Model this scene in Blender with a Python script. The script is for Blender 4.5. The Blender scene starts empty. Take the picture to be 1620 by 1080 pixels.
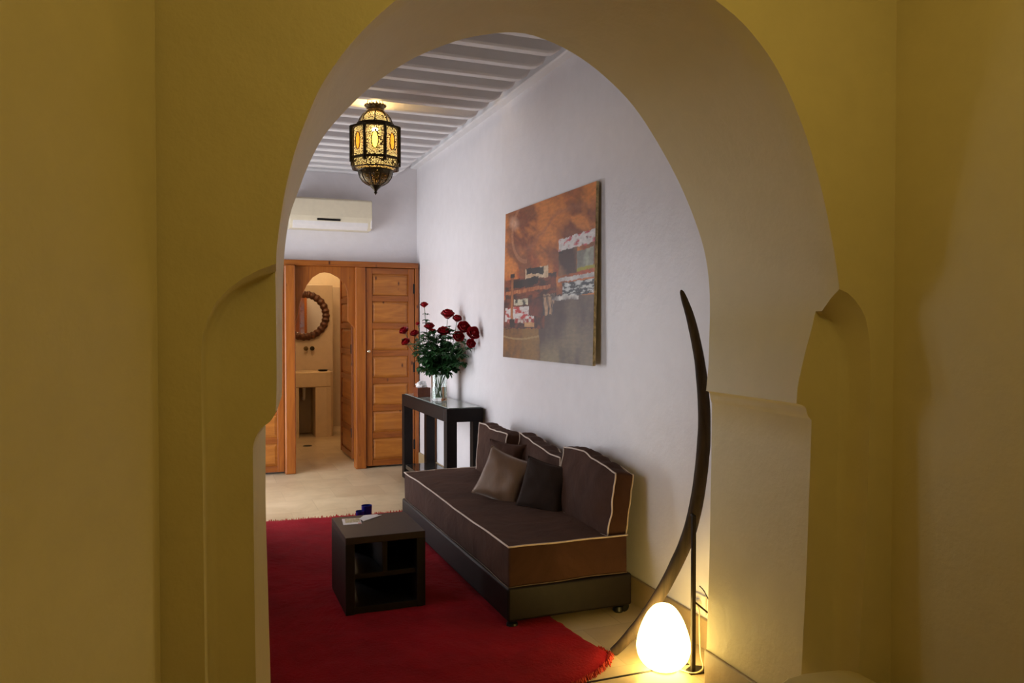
import bpy, bmesh, math, random
from mathutils import Vector, Matrix, noise
random.seed(7)
R=math.radians; PI=math.pi
sc=bpy.context.scene; COL=sc.collection

# ---------------------------------------------------------------- materials
def lin(c):
    f=lambda v:(v/12.92 if v<=.04045 else ((v+.055)/1.055)**2.4)
    return tuple(f(v/255) for v in c)
class N:
    def __init__(s,name):
        s.m=bpy.data.materials.new(name); s.m.use_nodes=True
        s.t=s.m.node_tree; s.b=s.t.nodes['Principled BSDF']; s.out=s.t.nodes['Material Output']
    def n(s,typ,**k):
        o=s.t.nodes.new(typ)
        for a,v in k.items():
            if a in o.inputs: o.inputs[a].default_value=v
            else: setattr(o,a,v)
        return o
    def l(s,a,b): s.t.links.new(a,b)
    def coord(s,scale=(1,1,1),rot=(0,0,0)):
        tc=s.n('ShaderNodeTexCoord'); mp=s.n('ShaderNodeMapping')
        mp.inputs['Scale'].default_value=scale; mp.inputs['Rotation'].default_value=rot
        s.l(tc.outputs['Object'],mp.inputs['Vector']); return mp.outputs['Vector']
    def noise(s,vec,scale,detail=4,rough=.55,dist=0):
        o=s.n('ShaderNodeTexNoise'); o.inputs['Scale'].default_value=scale
        o.inputs['Detail'].default_value=detail; o.inputs['Roughness'].default_value=rough
        o.inputs['Distortion'].default_value=dist; s.l(vec,o.inputs['Vector']); return o.outputs['Fac']
    def ramp(s,fac,stops):
        o=s.n('ShaderNodeValToRGB'); e=o.color_ramp.elements
        while len(e)<len(stops): e.new(.5)
        for i,(p,c) in enumerate(stops): e[i].position=p; e[i].color=(*c,1)
        s.l(fac,o.inputs['Fac']); return o.outputs['Color']
    def bump(s,h,strength=.3,dist=.01):
        o=s.n('ShaderNodeBump'); o.inputs['Strength'].default_value=strength; o.inputs['Distance'].default_value=dist
        s.l(h,o.inputs['Height']); s.l(o.outputs['Normal'],s.b.inputs['Normal'])
    def base(s,c): s.l(c,s.b.inputs['Base Color'])
    def set(s,**k):
        for a,v in k.items(): s.b.inputs[a.replace('_',' ')].default_value=v
def plain(name,c,rough=.6,metal=0,var=.12,scale=20,bump=0,**k):
    m=N(name); v=m.coord(); f=m.noise(v,scale)
    m.base(m.ramp(f,[(.3,tuple(x*(1-var) for x in c)),(.7,tuple(min(1,x*(1+var)) for x in c))]))
    m.set(Roughness=rough,Metallic=metal,**k)
    if bump: m.bump(f,bump,.005)
    return m.m
def plaster(name,c,rough=.45,var=.07,bump=.25):
    m=N(name); v=m.coord(); a=m.noise(v,1.3,6,.6); b=m.noise(v,9,5,.6); d=m.noise(v,55,3)
    mx=m.n('ShaderNodeMath',operation='ADD'); m.l(a,mx.inputs[0]); m.l(b,mx.inputs[1])
    hf=m.n('ShaderNodeMath',operation='MULTIPLY'); m.l(mx.outputs[0],hf.inputs[0]); hf.inputs[1].default_value=.5
    m.base(m.ramp(hf.outputs[0],[(.35,tuple(x*(1-var) for x in c)),(.65,tuple(min(1,x*(1+var)) for x in c))]))
    m.set(Roughness=rough)
    h=m.n('ShaderNodeMath',operation='MULTIPLY_ADD'); m.l(d,h.inputs[0]); h.inputs[1].default_value=.12; m.l(hf.outputs[0],h.inputs[2])
    m.bump(h.outputs[0],bump,.03); return m.m
def wood(name,c1,c2,rough=.4,grain=(14,14,1.2),knots=True,coat=0,bump=.08):
    m=N(name); v=m.coord(grain); f=m.noise(v,1.6,6,.6,1.2)
    col=m.ramp(f,[(.3,c1),(.5,tuple((a+b)/2 for a,b in zip(c1,c2))),(.72,c2)])
    if knots:
        v2=m.coord((7,7,3.2)); vo=m.n('ShaderNodeTexVoronoi'); vo.inputs['Scale'].default_value=1.4; m.l(v2,vo.inputs['Vector'])
        k=m.ramp(vo.outputs['Distance'],[(.05,(1,1,1)),(.13,(0,0,0))])
        mx=m.n('ShaderNodeMix',data_type='RGBA'); m.l(k,mx.inputs[0]); m.l(col,mx.inputs[6]); mx.inputs[7].default_value=(c1[0]*.3,c1[1]*.2,c1[2]*.15,1)
        col=mx.outputs[2]
    m.base(col); m.set(Roughness=rough); m.b.inputs['Coat Weight'].default_value=coat; m.b.inputs['Coat Roughness'].default_value=.15
    m.bump(f,bump,.005); return m.m
def emit(name,c,s,base=(.8,.8,.8)):
    m=N(name); v=m.coord(); f=m.noise(v,6)
    m.base(m.ramp(f,[(.3,base),(.7,base)])); m.b.inputs['Emission Color'].default_value=(*c,1); m.b.inputs['Emission Strength'].default_value=s
    m.set(Roughness=.3); return m.m
M={}
M['ochre']=plaster('ochre_plaster',(.64,.545,.30),.5,.04)
M['white']=plaster('white_plaster',(.72,.685,.70),.36,.04,.2)
M['ceil']=plaster('ceiling_paint',(.74,.72,.73),.5,.03,.1)
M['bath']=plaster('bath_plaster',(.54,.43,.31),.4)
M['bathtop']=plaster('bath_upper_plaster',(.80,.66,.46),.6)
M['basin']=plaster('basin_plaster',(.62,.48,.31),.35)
M['pine']=wood('varnished_pine',(.21,.050,.005),(.38,.114,.013),.38,coat=.15)
M['pineh']=wood('varnished_pine_rail',(.185,.043,.0045),(.34,.100,.011),.38,(1.2,14,14),coat=.15)
M['pinel']=wood('light_pine_panel',(.27,.080,.008),(.45,.160,.022),.4,(1.4,12,12),coat=.15)
M['espresso']=wood('espresso_wood',(.006,.0035,.003),(.012,.007,.0055),.5,(10,1.5,10),False,0)
M['espresso'].node_tree.nodes['Principled BSDF'].inputs['Specular IOR Level'].default_value=.2
M['tabletop']=wood('espresso_table_top',(.020,.010,.008),(.034,.018,.014),.5,(2,10,10),False,0)
M['tabletop'].node_tree.nodes['Principled BSDF'].inputs['Specular IOR Level'].default_value=.25
M['tusk']=wood('aged_dark_wood',(.018,.010,.006),(.075,.045,.025),.8,(12,12,2.0),False,0,.8)
M['iron']=plain('dark_iron',(.03,.024,.02),.5,.8)
M['black']=plain('black_metal',(.012,.012,.012),.4,.5)
M['pipe']=plain('cream_piping',(.62,.50,.42),.7)
M['pipel']=plain('tan_piping',(.24,.16,.11),.7)
M['plastic']=plain('ivory_plastic',(.70,.62,.46),.4,0,.03)
M['plasticw']=plain('white_plastic',(.74,.70,.68),.35,0,.03)
M['cord']=plain('white_cord',(.75,.66,.45),.5)
M['brass']=plain('aged_brass',(.16,.11,.05),.32,1,.35,60,.2)
M['brassd']=plain('dark_brass',(.055,.042,.024),.45,1,.3,60,.2)
M['chrome']=plain('chrome',(.6,.5,.35),.2,1)
M['stem']=plain('rose_stem',(.035,.10,.025),.5)
M['leaf']=plain('rose_leaf',(.022,.085,.022),.42,0,.45,25)
M['rose']=plain('red_rose_petal',(.36,.004,.012),.5,0,.35,30)
M['bluegl']=plain('blue_glass',(.006,.012,.16),.08,0,.1)
M['paper']=plain('white_paper',(.75,.72,.74),.6,0,.03)
M['tissue']=plain('white_tissue',(.8,.78,.78),.8)
M['boxw']=wood('tissue_box_wood',(.10,.022,.008),(.19,.05,.016),.4,(10,2,10),False)
M['frame']=plain('carved_mirror_frame',(.085,.03,.014),.4,.2,.5,35,.6)
M['stone']=plaster('stone_skirting',(.34,.25,.14),.5,.12)
def suede(name,c,c2,bump=.25):
    m=N(name); v=m.coord(); a=m.noise(v,3.2,5,.65,.6); b=m.noise(v,160,2)
    m.base(m.ramp(a,[(.35,c),(.68,c2)])); m.set(Roughness=.85); m.b.inputs['Sheen Weight'].default_value=.05; m.b.inputs['Sheen Roughness'].default_value=.5; m.b.inputs['Specular IOR Level'].default_value=.2
    m.b.inputs['Sheen Tint'].default_value=(.7,.45,.35,1)
    w=m.noise(v,7,3,.5,.8); h=m.n('ShaderNodeMath',operation='MULTIPLY_ADD'); m.l(b,h.inputs[0]); h.inputs[1].default_value=.06; m.l(w,h.inputs[2]); m.bump(h.outputs[0],.55,.018); return m.m
M['suede']=suede('brown_suede',(.042,.017,.010),(.070,.030,.018))
M['dsuede']=suede('dark_brown_cloth',(.020,.011,.008),(.032,.018,.013))
def satin():
    m=N('bronze_satin'); v=m.coord(); a=m.noise(v,5,4,.6,.5)
    m.base(m.ramp(a,[(.3,(.12,.062,.034)),(.7,(.20,.11,.058))])); m.set(Roughness=.5,Metallic=.15); m.b.inputs['Sheen Weight'].default_value=.3
    w=m.n('ShaderNodeTexWave'); w.inputs['Scale'].default_value=30; w.inputs['Distortion'].default_value=1; m.l(v,w.inputs['Vector'])
    m.bump(w.outputs['Fac'],.08,.003); return m.m
M['satin']=satin()
def rugmat():
    m=N('red_wool_pile'); v=m.coord(); a=m.noise(v,2.2,5,.7,.4); b=m.noise(v,70,4,.7)
    m.base(m.ramp(a,[(.3,(.155,.002,.005)),(.7,(.28,.004,.010))])); m.set(Roughness=1); m.b.inputs['Sheen Weight'].default_value=.12
    m.b.inputs['Sheen Tint'].default_value=(1,.15,.2,1); m.b.inputs['Specular IOR Level'].default_value=.1
    m.bump(b,.7,.012); return m.m
M['rug']=rugmat(); M['fringe']=plain('red_orange_wool',(.42,.03,.012),.9)
def tiles():
    m=N('limestone_tiles'); v=m.coord(); br=m.n('ShaderNodeTexBrick'); m.l(v,br.inputs['Vector'])
    br.offset=.5
    for k,x in (('Scale',1),('Mortar Size',.003),('Brick Width',.42),('Row Height',.42),('Mortar Smooth',.3),('Bias',0)): br.inputs[k].default_value=x
    br.inputs['Color1'].default_value=(.58,.47,.31,1); br.inputs['Color2'].default_value=(.48,.37,.235,1); br.inputs['Mortar'].default_value=(.43,.34,.21,1)
    a=m.noise(v,4,6,.65,.8); c=m.ramp(a,[(.3,(.78,.76,.72)),(.7,(1,1,1))])
    mx=m.n('ShaderNodeMix',data_type='RGBA',blend_type='MULTIPLY'); mx.inputs[0].default_value=1
    m.l(br.outputs['Color'],mx.inputs[6]); m.l(c,mx.inputs[7]); m.base(mx.outputs[2]); m.set(Roughness=.32)
    m.bump(a,.06,.01); return m.m
M['tiles']=tiles()
def glass(name,c,rough=.02,ior=1.45,mix=.0):
    m=N(name); v=m.coord(); f=m.noise(v,3); m.base(m.ramp(f,[(0,c),(1,c)]))
    m.set(Roughness=rough,IOR=ior); m.b.inputs['Transmission Weight'].default_value=1; return m.m
M['glass']=glass('clear_glass',(.9,.96,.94)); M['water']=glass('water',(.88,.97,.93),.0,1.33)
m=N('mirror_glass'); v=m.coord(); f=m.noise(v,2); m.base(m.ramp(f,[(0,(.85,.85,.82)),(1,(.88,.88,.86))])); m.set(Metallic=1,Roughness=.03); M['mirror']=m.m
m=N('console_glass'); v=m.coord(); f=m.noise(v,2); m.base(m.ramp(f,[(0,(.30,.36,.33)),(1,(.34,.40,.37))])); m.set(Roughness=.06); m.b.inputs['Specular IOR Level'].default_value=.9; M['ctop']=m.m
m=N('dark_gloss'); v=m.coord(); f=m.noise(v,2); m.base(m.ramp(f,[(0,(.02,.018,.016)),(1,(.03,.026,.022))])); m.set(Roughness=.08); M['dgloss']=m.m
M['egg']=emit('lit_opal_glass',(1,.70,.20),14)
M['amber']=emit('lit_amber_glass',(1,.33,.02),1.6,(.7,.25,.02))
M['ambery']=emit('lit_yellow_glass',(1,.62,.06),5,(.7,.5,.05))
M['liner']=emit('lit_frosted_liner',(1,.68,.22),1.2,(.7,.55,.3))
M['bulb']=emit('lit_bulb',(1,.72,.36),60)
def filigree(name,scale,th,dark=(.13,.085,.03)):
    m=N(name); v=m.coord(); vo=m.n('ShaderNodeTexVoronoi',feature='DISTANCE_TO_EDGE'); vo.inputs['Scale'].default_value=scale; m.l(v,vo.inputs['Vector'])
    lt=m.n('ShaderNodeMath',operation='LESS_THAN'); m.l(vo.outputs['Distance'],lt.inputs[0]); lt.inputs[1].default_value=th
    m.base(m.ramp(vo.outputs['Distance'],[(0,dark),(.1,tuple(x*1.6 for x in dark))])); m.set(Metallic=1,Roughness=.35)
    m.l(lt.outputs[0],m.b.inputs['Alpha']); return m.m
M['fili']=filigree('pierced_brass',85,.11); M['filid']=filigree('pierced_brass_dark',110,.24,(.07,.055,.03))

# ---------------------------------------------------------------- mesh helpers
def box(bm,x0,x1,y0,y1,z0,z1):
    v=[bm.verts.new((x,y,z)) for x in (x0,x1) for y in (y0,y1) for z in (z0,z1)]
    for f in ((0,1,3,2),(4,6,7,5),(0,4,5,1),(2,3,7,6),(0,2,6,4),(1,5,7,3)): bm.faces.new([v[i] for i in f])
    return v
def bx(*a): bm=bmesh.new(); box(bm,*a); return bm
def frame_at(t,prev=None):
    t=t.normalized(); u=prev if prev is not None else (Vector((0,0,1)) if abs(t.z)<.9 else Vector((1,0,0)))
    u=(u-t*u.dot(t)).normalized(); return u,t.cross(u)
def tube(bm,pts,r,n=8,closed=False,cap=True,flat=1.0):
    pts=[Vector(p) for p in pts]; rings=[]; u=None; L=len(pts)
    for i,p in enumerate(pts):
        a=pts[(i-1)%L] if (closed or i>0) else p; b=pts[(i+1)%L] if (closed or i<L-1) else p
        t=b-a; t=t if t.length>1e-9 else Vector((0,0,1)); u,w=frame_at(t,u)
        rr=r[i] if isinstance(r,(list,tuple)) else r
        rings.append([bm.verts.new(p+u*math.cos(2*PI*k/n)*rr+w*math.sin(2*PI*k/n)*rr*flat) for k in range(n)])
    for i in range(L if closed else L-1):
        A,B=rings[i],rings[(i+1)%L]
        for k in range(n): bm.faces.new((A[k],A[(k+1)%n],B[(k+1)%n],B[k]))
    if cap and not closed:
        bm.faces.new(rings[0][::-1]); bm.faces.new(rings[-1])
def tb(*a,**k): bm=bmesh.new(); tube(bm,*a,**k); return bm
def lathe(bm,prof,n=32,c=(0,0,0),ph=0):
    rings=[]
    for r,z in prof:
        if r<1e-6: rings.append([bm.verts.new((c[0],c[1],c[2]+z))])
        else: rings.append([bm.verts.new((c[0]+r*math.cos(2*PI*k/n+ph),c[1]+r*math.sin(2*PI*k/n+ph),c[2]+z)) for k in range(n)])
    for A,B in zip(rings,rings[1:]):
        if len(A)==1 and len(B)==1: continue
        for k in range(n):
            if len(A)==1: bm.faces.new((A[0],B[(k+1)%n],B[k]))
            elif len(B)==1: bm.faces.new((A[k],A[(k+1)%n],B[0]))
            else: bm.faces.new((A[k],A[(k+1)%n],B[(k+1)%n],B[k]))
def lt(*a,**k): bm=bmesh.new(); lathe(bm,*a,**k); return bm
def prism(bm,poly,axis,a,b):
    # poly: 2-D points; axis 'x','y','z' = extrusion axis from a to b
    def P(p,h): return {'x':(h,p[0],p[1]),'y':(p[0],h,p[1]),'z':(p[0],p[1],h)}[axis]
    A=[bm.verts.new(P(p,a)) for p in poly]; B=[bm.verts.new(P(p,b)) for p in poly]; n=len(poly)
    bm.faces.new(A); bm.faces.new(B[::-1])
    for i in range(n): bm.faces.new((A[i],B[i],B[(i+1)%n],A[(i+1)%n]))
def pr(*a): bm=bmesh.new(); prism(bm,*a); return bm
def obj(name,bm,mat,parent=None,smooth=None,bevel=0,seg=2,loc=None,rot=None,local=None,recalc=True):
    if recalc: bmesh.ops.recalc_face_normals(bm,faces=bm.faces)
    if smooth is not None:
        for f in bm.faces: f.smooth=True
        for e in bm.edges:
            if len(e.link_faces)==2 and e.calc_face_angle(0)>R(smooth): e.smooth=False
    if local is not None: bmesh.ops.translate(bm,verts=bm.verts,vec=-Vector(local))
    me=bpy.data.meshes.new(name); bm.to_mesh(me); bm.free(); me.materials.append(M[mat] if isinstance(mat,str) else mat)
    o=bpy.data.objects.new(name,me); COL.objects.link(o)
    if parent is not None: o.parent=parent
    if loc is not None: o.location=loc
    if rot is not None: o.rotation_euler=rot
    if local is not None: o.location=local
    if bevel:
        b=o.modifiers.new('bevel','BEVEL'); b.width=bevel; b.segments=seg; b.limit_method='ANGLE'; b.angle_limit=R(35)
    return o
def tag(o,label,cat=None,group=None,kind=None):
    o['label']=label
    if cat: o['category']=cat
    if group: o['group']=group
    if kind: o['kind']=kind
    return o
def thing(name,label,cat,loc=(0,0,0),group=None,rot=(0,0,0)):
    o=bpy.data.objects.new(name,None); COL.objects.link(o); o.location=loc; o.rotation_euler=rot; o.empty_display_size=.1
    return tag(o,label,cat,group)
def struct(name,bm,mat,parent=None,**k):
    o=obj(name,bm,mat,parent,**k)
    if parent is None: o['kind']='structure'
    return o
def catmull(P,sub=6):
    P=[Vector(p) for p in P]; out=[]
    for i in range(len(P)-1):
        p0=P[max(i-1,0)];p1=P[i];p2=P[i+1];p3=P[min(i+2,len(P)-1)]
        for s in range(sub):
            t=s/sub; out.append(.5*((2*p1)+(p2-p0)*t+(2*p0-5*p1+4*p2-p3)*t*t+(3*p1-p0-3*p2+p3)*t**3))
    out.append(P[-1]); return out
def resample(P,n):
    P=[Vector(p) for p in P]; L=[0]
    for a,b in zip(P,P[1:]): L.append(L[-1]+(b-a).length)
    out=[]; j=0
    for i in range(n+1):
        d=L[-1]*i/n
        while j<len(P)-2 and L[j+1]<d: j+=1
        s=(L[j+1]-L[j]) or 1; out.append(P[j].lerp(P[j+1],min(1,max(0,(d-L[j])/s))))
    return out

# ---------------------------------------------------------------- the arch wall
KS=.97   # the surveyed arch scaled about eye level
YF,YP,YB=2.07,2.17,2.73
cnt=[10,8,12,72,12,8,10]
def profile(secs):
    out=[]
    for i,(s,n) in enumerate(zip(secs,cnt)):
        r=resample(s,n); out+= r if i==0 else r[1:]
    return out
farL=[(.25,1.56),(.254,1.66),(.261,1.734),(.275,1.82),(.304,1.904),(.334,1.985),(.384,2.086),(.448,2.169),(.50,2.226),(.563,2.288),(.682,2.379),(.799,2.444),(.896,2.486),(.996,2.515),(1.082,2.531)]
farR=[(1.171,2.527),(1.301,2.492),(1.436,2.424),(1.576,2.317),(1.691,2.179),(1.795,2.023),(1.871,1.874),(1.918,1.747),(1.94,1.618),(1.944,1.489)]
far4=resample(catmull([(x,z,0) for x,z in farL+farR]),72)
frL=[(.174,1.606),(.176,1.649),(.184,1.71),(.197,1.79),(.222,1.893),(.258,1.995),(.297,2.08),(.375,2.194),(.485,2.311),(.62,2.415),(.80,2.508),(1.083,2.565),(1.33,2.525)]
frR=[(1.496,2.455),(1.61,2.389),(1.728,2.273),(1.832,2.10),(1.912,1.90),(1.968,1.693),(1.991,1.573)]
fr4=resample(catmull([(x,z,0) for x,z in frL+frR]),72)
mid=[a.lerp(b,.15) for a,b in zip(fr4,far4)]
yp4=[Vector((.180,1.592,0))]+mid[1:]+[Vector((1.985,1.53,0)),Vector((1.982,1.50,0))]
cm=lambda *p: catmull([(x,z,0) for x,z in p],5)
ln=lambda *p:[Vector((x,z,0)) for x,z in p]
A_f=profile([ln((.002,0),(-.002,1.13)),ln((-.002,1.13),(-.003,1.17)),
  cm((-.003,1.17),(-.003,1.38),(.004,1.442),(.022,1.492),(.044,1.523),(.069,1.548),(.102,1.572),(.135,1.59),(.174,1.606)),
  fr4, cm((1.991,1.573),(2.035,1.556),(2.069,1.527),(2.10,1.49),(2.117,1.44),(2.129,1.352),(2.129,1.17)),
  ln((2.129,1.17),(2.129,1.13)), ln((2.129,1.13),(2.12,.766),(2.085,.2),(2.08,0))])
A_p=profile([ln((.012,0),(.008,1.10)),ln((.008,1.10),(.008,1.15)),
  cm((.006,1.15),(.006,1.37),(.012,1.43),(.030,1.48),(.052,1.512),(.077,1.538),(.108,1.562),(.138,1.578),(.180,1.592)),
  yp4, cm((1.982,1.50),(2.022,1.488),(2.058,1.462),(2.088,1.425),(2.105,1.37),(2.112,1.28),(2.112,1.15)),
  ln((2.112,1.15),(2.112,1.10)), ln((2.112,1.10),(2.105,.766),(2.075,.2),(2.07,0))])
A_m=[a.lerp(b,.42) for a,b in zip(A_f,A_p)]
B_p=profile([ln((.126,0),(.125,.5),(.122,.81),(.121,1.127)),
  cm((.121,1.127),(.126,1.152),(.142,1.179),(.166,1.198),(.179,1.221)),
  cm((.179,1.221),(.182,1.31),(.181,1.5),(.180,1.592)), yp4,
  cm((1.982,1.50),(1.966,1.441),(1.941,1.367),(1.92,1.293),(1.907,1.243),(1.902,1.182)),
  cm((1.902,1.182),(1.925,1.176),(1.942,1.166),(1.951,1.139),(1.968,1.122)),
  ln((1.968,1.122),(1.966,1.044),(1.951,.603),(1.93,.208),(1.925,0))])
B_f=profile([ln((.207,0),(.204,.257),(.191,.852),(.193,1.12)),
  cm((.193,1.12),(.196,1.136),(.209,1.143),(.227,1.162),(.237,1.191)),
  cm((.237,1.191),(.246,1.224),(.249,1.502),(.25,1.56)), far4,
  cm((1.944,1.489),(1.939,1.307),(1.935,1.25),(1.927,1.182)),
  cm((1.927,1.182),(1.940,1.178),(1.946,1.168),(1.949,1.15),(1.956,1.13)),
  ln((1.956,1.13),(1.956,.967),(1.947,.442),(1.936,.127),(1.932,0))])
def arch_wall():
    bm=bmesh.new(); A_q=[a.lerp(b,.22) for a,b in zip(A_p,B_p)]
    st=[(A_f,YF),(A_m,YF+.035),(A_p,YP-.03),([a.lerp(b,.07) for a,b in zip(A_p,B_p)],YP-.008),(A_q,YP),(B_p,YP),(B_f,YB)]
    prev=None; rows=[]
    for prof,y in st:
        rows.append([bm.verts.new((p.x*KS,y*KS,max(0,1.45+(p.y-1.45)*KS) if 0<k<len(prof)-1 else 0)) for k,p in enumerate(prof)])
    for A,B in zip(rows,rows[1:]):
        for i in range(len(A)-1):
            try: bm.faces.new((A[i],A[i+1],B[i+1],B[i]))
            except ValueError: pass
    X0,X1,ZT=-.7,2.75,3.3
    yf,yb=YF*KS,YB*KS
    of=[bm.verts.new(p) for p in ((X0,yf,0),(X0,yf,ZT),(X1,yf,ZT),(X1,yf,0))]
    ob=[bm.verts.new(p) for p in ((X0,yb,0),(X0,yb,ZT),(X1,yb,ZT),(X1,yb,0))]
    h=len(rows[0])//2
    for o,r in ((of,rows[0]),(ob,rows[-1])):
        t=bm.verts.new(((o[1].co+o[2].co)/2))
        bm.faces.new([o[0],o[1],t]+r[h::-1]); bm.faces.new([t,o[2],o[3]]+r[:h-1:-1])
    bm.faces.new((of[0],ob[0],ob[1],of[1])); bm.faces.new((of[3],of[2],ob[2],ob[3])); bm.faces.new((of[1],ob[1],ob[2],of[2]))
    bmesh.ops.remove_doubles(bm,verts=bm.verts,dist=.0004)
    bmesh.ops.triangulate(bm,faces=[f for f in bm.faces if len(f.verts)>4])
    return bm
struct('wall_arch',arch_wall(),'ochre',smooth=48)

# vestibule on the camera's side
def slab(name,poly,z0,z1,mat): return struct(name,pr(poly,'z',z0,z1),mat)
bm=bmesh.new()
prism(bm,[(-.087,2.008),(-.40,1.25),(-.62,.9),(-.62,-1.7),(-.85,-1.7),(-.85,2.008)],'z',0,3.0)
struct('wall_vestibule_left',bm,'ochre',bevel=.03,seg=4)
struct('wall_vestibule_right',bx(2.167,2.5,-1.7,2.008,0,3.0),'ochre')
struct('wall_vestibule_rear',bx(-.85,2.5,-1.9,-1.7,0,3.0),'ochre')
struct('ceiling_vestibule',bx(-.85,2.5,-1.9,2.008,3.0,3.2),'ochre')
bm=pr([(1.66,0),(1.68,.24),(1.70,.305),(1.74,.322),(1.80,.326),(1.871,.322),(1.948,.315),(1.988,.307),(2.028,.292),(2.065,.270),(2.10,.22),(2.12,0)],'y',1.90,2.02)
struct('trim_1',bm,'ochre',smooth=50,bevel=.012)

# floor (one surface through both rooms, the bathroom too)
struct('floor',bx(-.9,2.9,-2.0,12.4,-.12,0),'tiles')
struct('trim_2',bx(.25,1.93,2.845,2.857,0,.0015),'black')

# ---------------------------------------------------------------- far room shell
struct('wall_right',bx(2.1,2.35,2.649,8.10,0,3.35),'white')
bm=bmesh.new()
box(bm,-.6,0,2.649,3.35,0,3.35); box(bm,-.6,0,3.35,3.5,.7,2.25); box(bm,-.6,0,4.15,4.55,.95,2.25); box(bm,-.6,0,3.35,4.55,0,.7);  box(bm,-.6,0,3.5,4.15,1.72,2.25); box(bm,-.6,0,4.55,6.05,0,3.35); box(bm,-.6,0,7.65,8.1,0,3.35)
box(bm,-.6,0,3.35,4.55,2.25,3.35); box(bm,-.6,0,6.05,7.65,2.3,3.35)
struct('wall_left',bm,'white')
for i,(y0,y1,z0,z1) in enumerate(((3.5,4.15,.7,1.72),(6.05,7.65,0,2.3))):
    bm=bmesh.new(); box(bm,-.55,-.49,y0,y0+.07,z0,z1); box(bm,-.55,-.49,y1-.07,y1,z0,z1); box(bm,-.55,-.49,y0+.07,y1-.07,z1-.07,z1)
    struct('window_%d'%(i+1),bm,'pine')
bm=bmesh.new()
box(bm,-.6,2.35,8.1,8.45,2.10,3.35); box(bm,-.6,.83,8.1,8.45,0,2.10); box(bm,1.55,2.35,8.1,8.45,0,2.10)
struct('wall_back',bm,'white')
ce=struct('ceiling',bx(-.6,2.35,2.649,8.45,3.215,3.4),'ceil')
# beams, each with hand-shaped rounded ends
bprof=[(.14,3.22),(.14,3.12),(.155,3.05),(.185,3.005),(.23,2.982),(1.82,2.982),(1.865,2.990),(1.90,3.012),(1.922,3.05),(1.930,3.12),(1.930,3.22)]
beam=None
for k in range(22):
    y=2.86+.2455*k
    if y>8.02: break
    if beam is None:
        bm=pr(bprof,'y',0,.075); beam=obj('beam',bm,'ceil',ce,smooth=30,bevel=.012); beam.location=(0,y,0)
    else:
        c=beam.copy(); COL.objects.link(c); c.parent=ce; c.location=(0,y,random.uniform(-.004,.004))
corn=[(2.1,3.082),(2.045,3.086),(2.034,3.094),(2.034,3.108),(2.044,3.112),(2.044,3.22),(2.1,3.22)]
bm=pr(corn,'y',2.649,8.1); struct('trim_3',bm,'ceil')
# stone skirting
struct('baseboard_right',bx(2.082,2.1,2.649,8.1,0,.135),'stone',bevel=.004)
# plaster base band of the right jamb: stone skirting strip, slightly proud of the reveal
bm=bmesh.new(); prism(bm,[(1.858,2.10),(1.92,2.10),(1.92,2.652),(1.868,2.652)],'z',0,.15)
struct('baseboard_jamb',bm,'stone',bevel=.006)

# ---------------------------------------------------------------- pine front at the back wall
WY=8.0
post=bmesh.new(); box(post,.742,.845,7.93,8.1,0,2.04)
struct('trim_4',post,'pine',bevel=.012)
struct('trim_5',bx(1.435,1.54,7.97,8.1,0,2.04),'pine',bevel=.008)
struct('trim_6',bx(-.0,2.085,7.965,8.1,2.04,2.095),'pineh',bevel=.005)
struct('trim_7',bx(2.05,2.088,7.975,8.1,0,2.04),'pine',bevel=.004)
def panel_door(name,x0,x1,z0,z1,y,n,label,knob=None,hinges=(),flip=False,w=None):
    """framed door with n raised panels; built in local coords with origin at its lower left"""
    W=x1-x0; H=z1-z0
    root=thing(name,label,None,(x0,y,z0)); root['kind']='structure'
    st=.062; rl=.05; bm=bmesh.new()
    box(bm,0,st,0,.04,0,H); box(bm,W-st,W,0,.04,0,H)
    obj('stile',bm,'pine',root,bevel=.004)
    bm=bmesh.new(); ph=(H-.05)/n
    for i in range(n+1):
        zc=i*(H-.06)/n+.03; box(bm,st,W-st,.004,.036,zc-.03,zc+.03)
    obj('rail',bm,'pineh',root,bevel=.003)
    for i in range(n):
        za=i*(H-.06)/n+.06; zb=(i+1)*(H-.06)/n
        bm=bmesh.new(); a,b_,c,d=st,W-st,za,zb; e=.028
        lo=[bm.verts.new(p) for p in ((a,.018,c),(b_,.018,c),(b_,.018,d),(a,.018,d))]
        hi=[bm.verts.new(p) for p in ((a+e,.007,c+e),(b_-e,.007,c+e),(b_-e,.007,d-e),(a+e,.007,d-e))]
        bk=[bm.verts.new(p) for p in ((a,.03,c),(b_,.03,c),(b_,.03,d),(a,.03,d))]
        bm.faces.new(hi); bm.faces.new(bk[::-1])
        for k in range(4):
            bm.faces.new((lo[k],lo[(k+1)%4],hi[(k+1)%4],hi[k])); bm.faces.new((bk[k],bk[(k+1)%4],lo[(k+1)%4],lo[k]))
        obj('panel',bm,'pinel',root)
    if knob:
        kb=lt([(0,0),(.007,.002),(.006,.012),(.014,.02),(.015,.03),(.009,.036),(0,.037)],16)
        bmesh.ops.rotate(kb,verts=kb.verts,cent=(0,0,0),matrix=Matrix.Rotation(R(90),3,'X'))
        obj('knob',kb,'chrome',root,smooth=40,loc=(knob[0]-x0,0,knob[1]-z0))
    for hx,hz in hinges:
        obj('hinge',bx(hx-x0-.009,hx-x0+.009,-.008,.0,hz-z0-.05,hz-z0+.05),'black',root,bevel=.002)
    return root
panel_door('door_1',1.545,2.045,.02,2.035,7.99,7,'closed seven-panel pine door with small brass knob, right of the bathroom doorway',
   knob=(1.568,1.19),hinges=((2.04,1.83),(2.04,1.02),(2.04,.22)))
panel_door('door_2',.22,.738,.02,2.035,7.99,7,'pine panel door half hidden behind the left arch jamb')
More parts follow.
